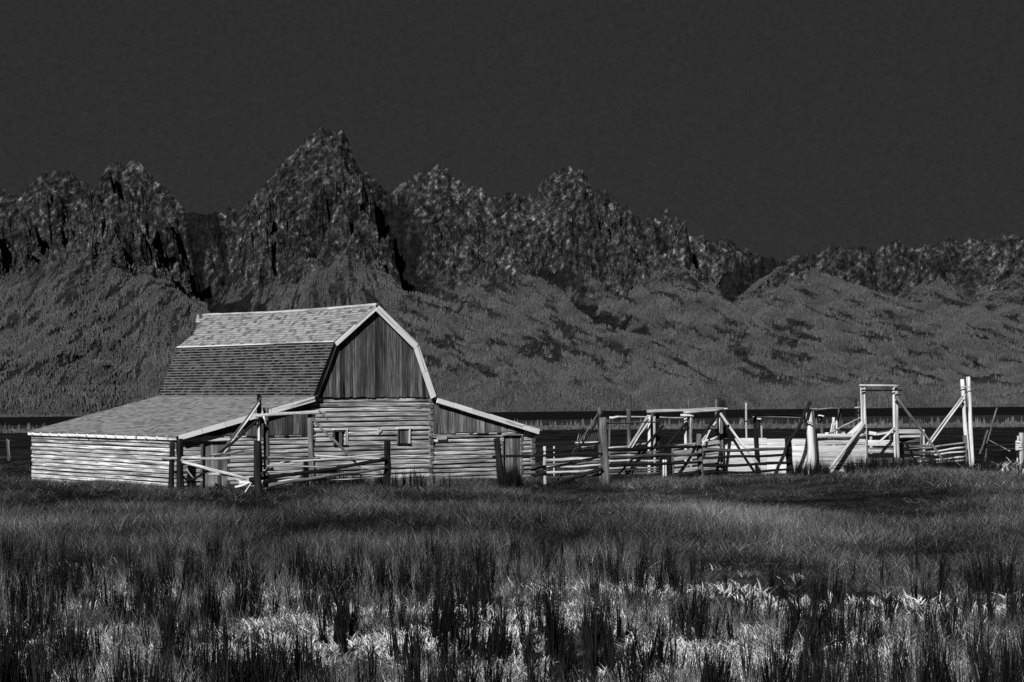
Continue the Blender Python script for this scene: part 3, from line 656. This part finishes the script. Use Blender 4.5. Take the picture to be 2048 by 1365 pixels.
# ---------------------------------------------------------------- fences, corral, frames
def gzf(x, y): return float(gz(x, y))
class Timber:
    def __init__(s, name, label, cat, px, Y, group=None):
        x = (px-1024)/F*Y; s.o = empty(name, (x, Y, gzf(x, Y))); tag(s.o, label, cat, group); s.off = s.o.location.copy()
    def post(s, px0, py0, px1, Y, wpx, mat='mid', name='post', sink=.3, Y1=None):
        """post whose head is seen at (px0, py0) and whose foot stands in the ground in column px1"""
        Y1 = Y1 or Y; top = P(px0, py0, Y); x1 = (px1-1024)/F*Y1; bot = VEC((x1, Y1, gzf(x1, Y1)-sink)); r = wpx/2/F*Y
        return pole(name, s.o, bot-s.off, top-s.off, r*1.06, r*.94, M[mat], .35, 10)
    def rail(s, px0, py0, Y0, px1, py1, Y1, wpx, mat='mid', name='rail', w1=None, wob=.9, bend=0.):
        r = wpx/2/F*(Y0+Y1)/2; r1 = (w1 or wpx*.85)/2/F*(Y0+Y1)/2
        return pole(name, s.o, P(px0, py0, Y0)-s.off, P(px1, py1, Y1)-s.off, r, r1, M[mat], wob, 8, bend)
    def plank(s, px0, py0, Y0, px1, py1, Y1, wpx, mat='plank', name='plank', t=.035, rough=.012, w1=None):
        k = (Y0+Y1)/2/F
        return board(name, s.o, P(px0, py0, Y0)-s.off, P(px1, py1, Y1)-s.off, wpx*k, t, M[mat], rough=rough, w1=w1*k if w1 else None)

# fence of dark posts before the barn
t = Timber('rail_fence', 'sagging fence of dark posts and loose pale rails before the barn', 'fence', 515, 57.4)
t.post(360, 878, 361, 60.4, 13, 'dark'); t.post(345, 881, 340, 61.0, 12, 'dark'); t.post(515, 882, 517, 57.3, 15, 'dark'); t.post(775, 880, 773, 60.6, 13, 'dark')
t.rail(326, 918, 61.2, 512, 914, 57.6, 7, 'pale'); t.rail(366, 925, 60.2, 512, 962, 57.8, 7, 'pale'); t.rail(362, 921, 60.3, 500, 968, 58.2, 5, 'pale')
t.rail(420, 911, 59.8, 512, 899, 57.7, 4, 'pale'); t.rail(478, 966, 57.9, 640, 958, 59.2, 9, 'pale'); t.rail(500, 960, 57.5, 772, 920, 60.4, 9, 'dark', bend=.05)
t.rail(530, 972, 57.8, 772, 936, 60.4, 7, 'mid'); t.rail(512, 955, 57.6, 545, 938, 58.6, 9, 'pale'); t.rail(630, 912, 60.9, 772, 918, 60.8, 5, 'pale', bend=.06)
t.rail(520, 917, 57.5, 640, 918, 60., 6, 'pale'); t.rail(525, 932, 57.6, 760, 938, 60.8, 4, 'pale'); t.rail(520, 944, 57.6, 770, 949, 60.8, 4, 'pale'); t.rail(560, 926, 58.6, 772, 908, 60.7, 4, 'pale'); t.rail(600, 962, 58.6, 772, 953, 60.6, 5, 'pale'); t.rail(372, 938, 60.3, 388, 958, 60.3, 3, 'pale'); t.rail(420, 940, 59.6, 380, 962, 60.3, 5, 'dark')
t.rail(440, 948, 58.8, 418, 950, 59., 6, 'pale'); t.rail(470, 975, 57.6, 510, 962, 57.6, 5, 'white'); t.rail(490, 985, 57.2, 505, 962, 57.6, 3, 'pale'); t.rail(545, 984, 57.9, 640, 982, 58.1, 4, 'dark')
# gateway frame
t = Timber('pole_gateway', 'gateway of two tall posts with crossbar and slanting braces before the barn', 'gateway', 570, 61.5)
t.post(518, 788, 521, 61.6, 9, 'dark'); t.post(532, 816, 533, 61.9, 12, 'mid'); t.post(517, 836, 519, 61.4, 6, 'white'); t.post(620, 829, 624, 61.8, 12, 'mid')
t.rail(511, 832, 61.4, 652, 824, 61.6, 7, 'pale', 'crossbar'); t.rail(524, 794, 61.5, 437, 914, 60.8, 3.5, 'mid', 'brace'); t.rail(519, 806, 61.4, 446, 910, 60.6, 4, 'pale', 'brace')
t.rail(521, 836, 61.3, 430, 914, 60.2, 6, 'dark', 'brace'); t.rail(624, 836, 61.6, 730, 946, 61.0, 6, 'mid', 'brace'); t.rail(527, 834, 61.3, 534, 852, 61.5, 4, 'white', 'brace'); t.rail(638, 822, 61.4, 656, 839, 61.2, 3, 'mid', 'brace')
# front corral fence
t = Timber('corral_fence', 'long front corral fence of bowed dark rails between four stout posts', 'fence', 1210, 65)
t.post(993, 877, 1006, 64.2, 13, 'dark'); t.post(1206, 835, 1212, 65, 16, 'mid'); t.post(1398, 868, 1402, 68.4, 12, 'mid'); t.post(1575, 872, 1583, 70.5, 14, 'dark'); t.post(1089, 893, 1091, 65.3, 6, 'pale')
t.rail(1003, 913, 64.2, 1204, 908, 64.9, 6, 'dark'); t.rail(1003, 913, 64.2, 985, 914, 64.1, 6, 'dark')
for (a, b_, c, d_, wd, m_) in ((1062, 940, 1092, 933, 6, 'mid'), (1062, 950, 1092, 944, 6, 'dark'), (1091, 921, 1203, 917, 7, 'pale'), (1091, 930, 1203, 924, 5, 'mid'), (1091, 935, 1203, 930, 5, 'pale'), (1091, 946, 1203, 940, 5, 'pale'), (1091, 957, 1203, 950, 5, 'mid'), (1080, 905, 1203, 886, 5, 'dark')):
    t.rail(a, b_, 65.3, c, d_, 65.1, wd, m_)
t.rail(1083, 975, 64.8, 1206, 938, 64.8, 8, 'dark')
for (yl, yr, wd, m_) in ((900, 893, 7, 'dark'), (915, 909, 7, 'mid'), (932, 925, 7, 'dark'), (966, 961, 6, 'dark')): t.rail(1210, yl, 65.0, 1402, yr, 68.3, wd, m_, bend=.04)
t.rail(1296, 968, 66.6, 1400, 942, 68.2, 8, 'dark')
for (yl, yr, wd, m_) in ((900, 897, 7, 'mid'), (917, 909, 6, 'dark'), (932, 926, 7, 'dark'), (947, 939, 6, 'dark'), (961, 955, 6, 'dark')): t.rail(1400, yl, 68.4, 1582, yr, 70.4, wd, m_, bend=.05)
t.rail(1348, 962, 67.2, 1440, 822, 72.4, 7, 'dark', 'brace'); t.rail(1548, 958, 69.8, 1578, 880, 70.2, 7, 'dark', 'brace')
# inner pale rails
t = Timber('inner_fence', 'inner corral fence of thin pale rails behind the front fence', 'fence', 1262, 71.5)
t.post(1318, 884, 1318, 71.5, 9, 'dark'); t.post(1214, 888, 1215, 71., 6, 'mid'); t.post(1345, 892, 1346, 72, 6, 'mid'); t.post(1329, 920, 1329, 71.2, 9, 'white'); t.post(1335, 912, 1335, 71.5, 7, 'dark')
for yl in (905, 913, 923, 938, 943, 948): t.rail(1212, yl+random.uniform(-1, 1), 70.9, 1318, yl-1.5, 71.4, 4, random.choice(['pale', 'pale', 'mid']))
t.rail(1215, 897, 71, 1297, 887, 72, 5, 'pale')
for (yl, yr) in ((895, 884), (907, 896), (919, 908), (930, 921), (942, 934)): t.plank(1346, yl, 72, 1437, yr, 73.2, 8, 'pale', t=.05)
t.rail(1400, 888, 73, 1434, 874, 73.4, 5, 'white'); t.rail(1405, 898, 73, 1432, 878, 73.4, 4, 'pale')
t.rail(1325, 894, 74, 1368, 885, 80, 3, 'mid')
# tall post with twin stays left of the corral
t = Timber('stayed_post', 'tall slim post with two thin stays beside the stout corral post', 'post', 1201, 67)
t.post(1199, 815, 1203, 67, 8, 'mid'); t.rail(1197, 826, 66.9, 1144, 908, 66.2, 3.5, 'mid', 'brace'); t.rail(1208, 821, 66.9, 1111, 968, 65.9, 4.5, 'dark', 'brace'); t.rail(1196, 842, 66.8, 1213, 840, 66.8, 4, 'pale', 'peg')
t.post(1206, 838, 1206, 66.6, 3.5, 'white')
# frame of crossbar posts
t = Timber('hitching_frame', 'frame of clustered pale posts carrying a long pale crossbar', 'frame', 1302, 72)
t.post(1298, 826, 1299, 71.8, 7, 'white'); t.post(1304, 812, 1306, 72.2, 8, 'mid'); t.post(1308, 834, 1310, 71.7, 6, 'pale'); t.post(1315, 830, 1318, 72.1, 8, 'dark')
t.rail(1294, 823, 71.6, 1447, 818, 72.4, 7, 'pale', 'crossbar', wob=.5); t.rail(1368, 825, 71.6, 1440, 820, 72.3, 6, 'pale', 'crossbar', wob=.4)
t.rail(1296, 832, 71.5, 1254, 902, 71.3, 5, 'pale', 'brace'); t.rail(1301, 838, 71.5, 1260, 902, 71.3, 4, 'pale', 'brace'); t.rail(1326, 852, 71.4, 1230, 958, 70.4, 5.5, 'dark', 'brace'); t.rail(1208, 847, 67.4, 1318, 845, 71.5, 3.5, 'mid')
# posts further in
t = Timber('corral_post', 'single grey post with a pale thin rail behind the hitching frame', 'post', 1257, 80)
t.post(1257, 818, 1259, 80, 8, 'mid'); t.rail(1237, 834, 79.8, 1372, 836, 81.6, 3.5, 'pale'); t.rail(1219, 836, 79.7, 1240, 834, 79.8, 5, 'white', 'peg'); t.post(1219, 840, 1219, 79.5, 4, 'mid')
t = Timber('triple_post', 'tall dark post clasped by two pale half posts with short pegs', 'post', 1376, 82)
t.post(1377, 799, 1378, 82, 8, 'mid'); t.post(1371, 835, 1372, 81.8, 6, 'white'); t.post(1382, 835, 1382, 81.8, 5, 'pale'); t.rail(1361, 831, 81.7, 1387, 833, 81.7, 5, 'white', 'peg'); t.rail(1373, 846, 81.6, 1322, 905, 80.5, 5.5, 'dark', 'brace')
# big A-braced corner
t = Timber('braced_corner_post', 'cluster of thick corner posts with splayed pale braces', 'post', 1440, 73)
t.post(1436, 830, 1437, 74.0, 9, 'white'); t.post(1443, 833, 1445, 74.1, 8, 'mid'); t.post(1439, 797, 1441, 75.4, 6, 'dark'); t.post(1432, 799, 1434, 73.7, 6, 'mid'); t.post(1447, 801, 1456, 75.6, 10, 'dark')
t.rail(1424, 817, 73.8, 1455, 818, 73.8, 4, 'white', 'peg'); t.rail(1437, 826, 73.8, 1388, 912, 72.9, 5, 'pale', 'brace'); t.rail(1434, 840, 73.8, 1400, 898, 72.1, 4, 'white', 'brace'); t.rail(1438, 824, 73.8, 1532, 952, 72.8, 6, 'pale', 'brace')
# plank chute
t = Timber('plank_chute', 'long solid wall of bleached horizontal planks in the corral', 'chute', 1590, 76)
for (y0, wd) in ((884, 13), (897, 12), (909, 12), (921, 12), (933, 12), (944, 11)):
    j = random.uniform(-1, 1)
    t.plank(1448, y0+j, 74.4, 1533, y0+j-.5, 74.7, wd, 'plank'); t.plank(1533.6, y0-j, 74.7, 1612, y0-j-.5, 75.1, wd, 'plank'); t.plank(1612.6, y0+j*.5, 75.1, 1730, y0+j*.5-1, 77.2, wd, 'plank')
for a in (1452, 1530, 1605, 1660): t.post(a, 880, a, 76.3, 8, 'pale')
t.rail(1622, 873, 75.2, 1728, 871, 77.1, 10, 'white', 'rail', wob=.3)
t = Timber('chute_post', 'thick bleached post with a dark slanting pole before the plank wall', 'post', 1622, 73.5)
t.post(1617, 819, 1626, 74.6, 14, 'white'); t.post(1626, 821, 1633, 74.75, 7, 'mid'); t.rail(1620, 806, 74.3, 1575, 892, 72.6, 7, 'dark', 'brace'); t.rail(1606, 842, 74.3, 1624, 847, 74.3, 4, 'pale', 'peg'); t.rail(1614, 819, 74.4, 1683, 818, 79.5, 4, 'pale', 'crossbar')
t.post(1679, 819, 1680, 79.5, 8, 'mid')
t = Timber('low_frame', 'low dark frame of two slim posts under a thin bar', 'frame', 1512, 74.4)
t.post(1510, 833, 1515, 74.3, 8, 'dark'); t.rail(1504, 831, 73.8, 1647, 834, 80.4, 4.5, 'dark', 'crossbar'); t.rail(1506, 834, 74.2, 1610, 836, 78.8, 2.5, 'pale', 'crossbar'); t.post(1641, 834, 1652, 80.4, 7, 'mid'); t.rail(1636, 832, 80.2, 1648, 833, 80.2, 4, 'white', 'peg')
t.post(1518, 838, 1520, 79, 6, 'dark'); t.post(1523, 852, 1525, 79, 4, 'pale'); t.rail(1514, 838, 78.8, 1522, 838, 78.8, 4, 'white', 'peg')
t = Timber('thin_pole', 'lone thin pale pole standing behind the plank wall', 'pole', 1492, 80); t.post(1492, 806, 1494, 80, 4, 'pale'); t.rail(1490, 842, 79.9, 1497, 842, 79.9, 2, 'mid', 'peg')
t = Timber('rear_posts', 'short pale posts with splayed props behind the plank wall', 'post', 1668, 81)
t.post(1667, 835, 1668, 81, 6, 'white'); t.rail(1667, 842, 81, 1656, 880, 80.6, 4, 'pale', 'brace'); t.rail(1670, 846, 81, 1660, 880, 80.6, 3, 'pale', 'brace'); t.post(1673, 842, 1674, 80.8, 4, 'white')
t.plank(1650, 869, 81.2, 1690, 867, 81.4, 6, 'plank')
# tall gate frame
t = Timber('tall_gate_frame', 'tall pale gate frame of two posts and double crossbars', 'gate frame', 1760, 77.5)
t.post(1727, 770, 1732, 77.3, 9, 'pale'); t.post(1722, 771, 1727, 77.2, 4, 'white'); t.post(1791, 773, 1796, 78, 9, 'pale'); t.post(1787, 775, 1791, 77.8, 5, 'white')
t.rail(1719, 771, 77.1, 1798, 772, 77.8, 4.5, 'pale', 'crossbar', wob=.5); t.rail(1723, 781, 77.0, 1804, 781, 77.7, 3.5, 'dark', 'crossbar', wob=.4)
t.rail(1791, 793, 77.6, 1897, 934, 76.8, 6.5, 'mid', 'brace', wob=.3); t.rail(1728, 850, 77, 1654, 944, 75.2, 7, 'pale', 'brace', wob=.3); t.rail(1788, 857, 77.6, 1758, 886, 77, 5, 'white', 'brace')
t.plank(1692, 876, 77.3, 1727, 844, 77.4, 9, 'plank'); t.rail(1658, 868, 80, 1728, 833, 78, 4, 'pale', 'brace')
t.plank(1733, 886, 77.5, 1795, 886, 78.2, 11, 'plank'); t.plank(1733, 901, 77.5, 1795, 901, 78.2, 10, 'plank'); t.plank(1732, 923, 77.1, 1804, 923, 77.6, 15, 'mid'); t.plank(1732, 912, 77.3, 1800, 912, 78, 7, 'dark'); t.plank(1730, 937, 77.2, 1800, 937, 77.8, 8, 'plank')
t = Timber('slim_dark_post', 'slim dark post just behind the tall gate frame', 'post', 1712, 82); t.post(1712, 799, 1713, 82, 4, 'dark'); t.post(1716, 803, 1717, 82.2, 3.5, 'mid'); t.rail(1709, 816, 81.8, 1721, 815, 81.8, 2.5, 'pale', 'peg')
# low loading platform behind
t = Timber('loading_platform', 'low loading platform of pale boards behind the tall gate frame', 'platform', 1800, 84)
t.plank(1743, 870, 83, 1792, 862, 83.6, 6, 'plank'); t.plank(1796, 863, 83.6, 1848, 863, 84.4, 8, 'plank'); t.plank(1800, 873, 83.8, 1844, 872, 84.4, 5, 'pale'); t.plank(1752, 885, 84, 1845, 880, 84.4, 7, 'mid')
t.post(1742, 866, 1742, 83, 6, 'pale'); t.post(1846, 860, 1848, 84.4, 6, 'pale'); t.post(1780, 870, 1780, 83.6, 5, 'mid'); t.post(1843, 868, 1840, 84.2, 5, 'mid'); t.plank(1738, 866, 82.8, 1752, 868, 82.9, 7, 'plank')
# right fence
t = Timber('sloping_fence', 'fence of pale sloping rails ending at a grey post', 'fence', 1930, 83)
t.post(1929, 871, 1933, 82.8, 8, 'mid'); t.post(1802, 886, 1803, 80.5, 6, 'mid')
for (xl, yl, yr, m_) in ((1812, 901, 886, 'pale'), (1830, 908, 895, 'white'), (1822, 914, 904, 'white'), (1836, 923, 914, 'white'), (1842, 930, 921, 'pale')): t.rail(xl, yl, 80.9, 1930, yr, 82.6, 4.5, m_)
for (yl, yr) in ((892, 893), (905, 907), (917, 919), (927, 929)): t.plank(1802, yl, 80.4, 1868, yr, 81.4, 5, 'mid')
# tall pair
t = Timber('tall_twin_posts', 'pair of tall bleached leaning posts tied near the top', 'post', 1935, 84)
t.post(1924, 759, 1938, 84, 8, 'white'); t.post(1936, 754, 1946, 84.2, 8.5, 'white'); t.rail(1921, 774, 83.7, 1942, 774, 83.8, 2.5, 'pale', 'tie'); t.rail(1925, 793, 83.6, 1851, 893, 82.2, 4.5, 'pale', 'brace', wob=.3); t.rail(1927, 798, 83.6, 1856, 895, 82, 3.5, 'white', 'brace', wob=.3); t.rail(1922, 795, 83.6, 1932, 790, 83.6, 2, 'pale', 'peg')
t = Timber('broken_poles', 'broken thin grey poles leaning together in the field', 'pole', 1970, 88)
t.rail(1994, 816, 88, 1973, 888, 87.6, 3.5, 'mid', 'stick'); t.rail(1975, 861, 87.6, 1959, 909, 87, 4.5, 'mid', 'stick'); t.rail(1975, 879, 87.5, 2020, 903, 86.6, 2.2, 'pale', 'stick'); t.post(1972, 866, 1970, 88, 5, 'mid', 'stick')
t = Timber('corner_post', 'stout grey post with wire at the edge of the right meadow', 'post', 2043, 80)
t.post(2042, 866, 2044, 80, 9, 'pale'); t.post(2036, 872, 2034, 80.4, 4, 'white'); t.rail(2038, 888, 80, 1968, 894, 87, 2, 'mid', 'wire'); t.rail(2038, 897, 80, 1966, 904, 87, 2, 'mid', 'wire')
for k_ in range(4): t.rail(2032, 884+k_*5, 79.8, 2044, 886+k_*4, 79.9, 5, 'white', 'wire_coil')
# picket panel
t = Timber('picket_panel', 'leaning panel of thin grey pickets in the dark field', 'panel', 1175, 78)
for i in range(10): t.rail(1158+i*4.2, 869-i*.3+random.uniform(-1, 1), 78.5, 1150+i*4.2, 899, 77.8, 2.4, 'mid', 'picket', wob=.2)
t.rail(1150, 886, 77.9, 1198, 884, 77.9, 3, 'pale', 'bar'); t.rail(1150, 895, 77.6, 1198, 893, 77.6, 3, 'pale', 'bar')
for (px_, lab) in ((1115, 'short dark post in the field beside the barn lean-to'),):
    t = Timber('field_post', lab, 'post', px_-7, 74); t.post(px_-7, 893, px_-7, 74, 4, 'pale'); t.rail(px_-20, 904, 74, 1200, 892, 72, 3, 'dark', 'rail')
t = Timber('field_post', 'pair of thin grey posts in the dark field left of the barn', 'post', 17, 92); t.post(14, 878, 18, 92, 3, 'mid'); t.post(18, 880, 20, 92.3, 4, 'mid')
print('objects', len(bpy.data.objects))
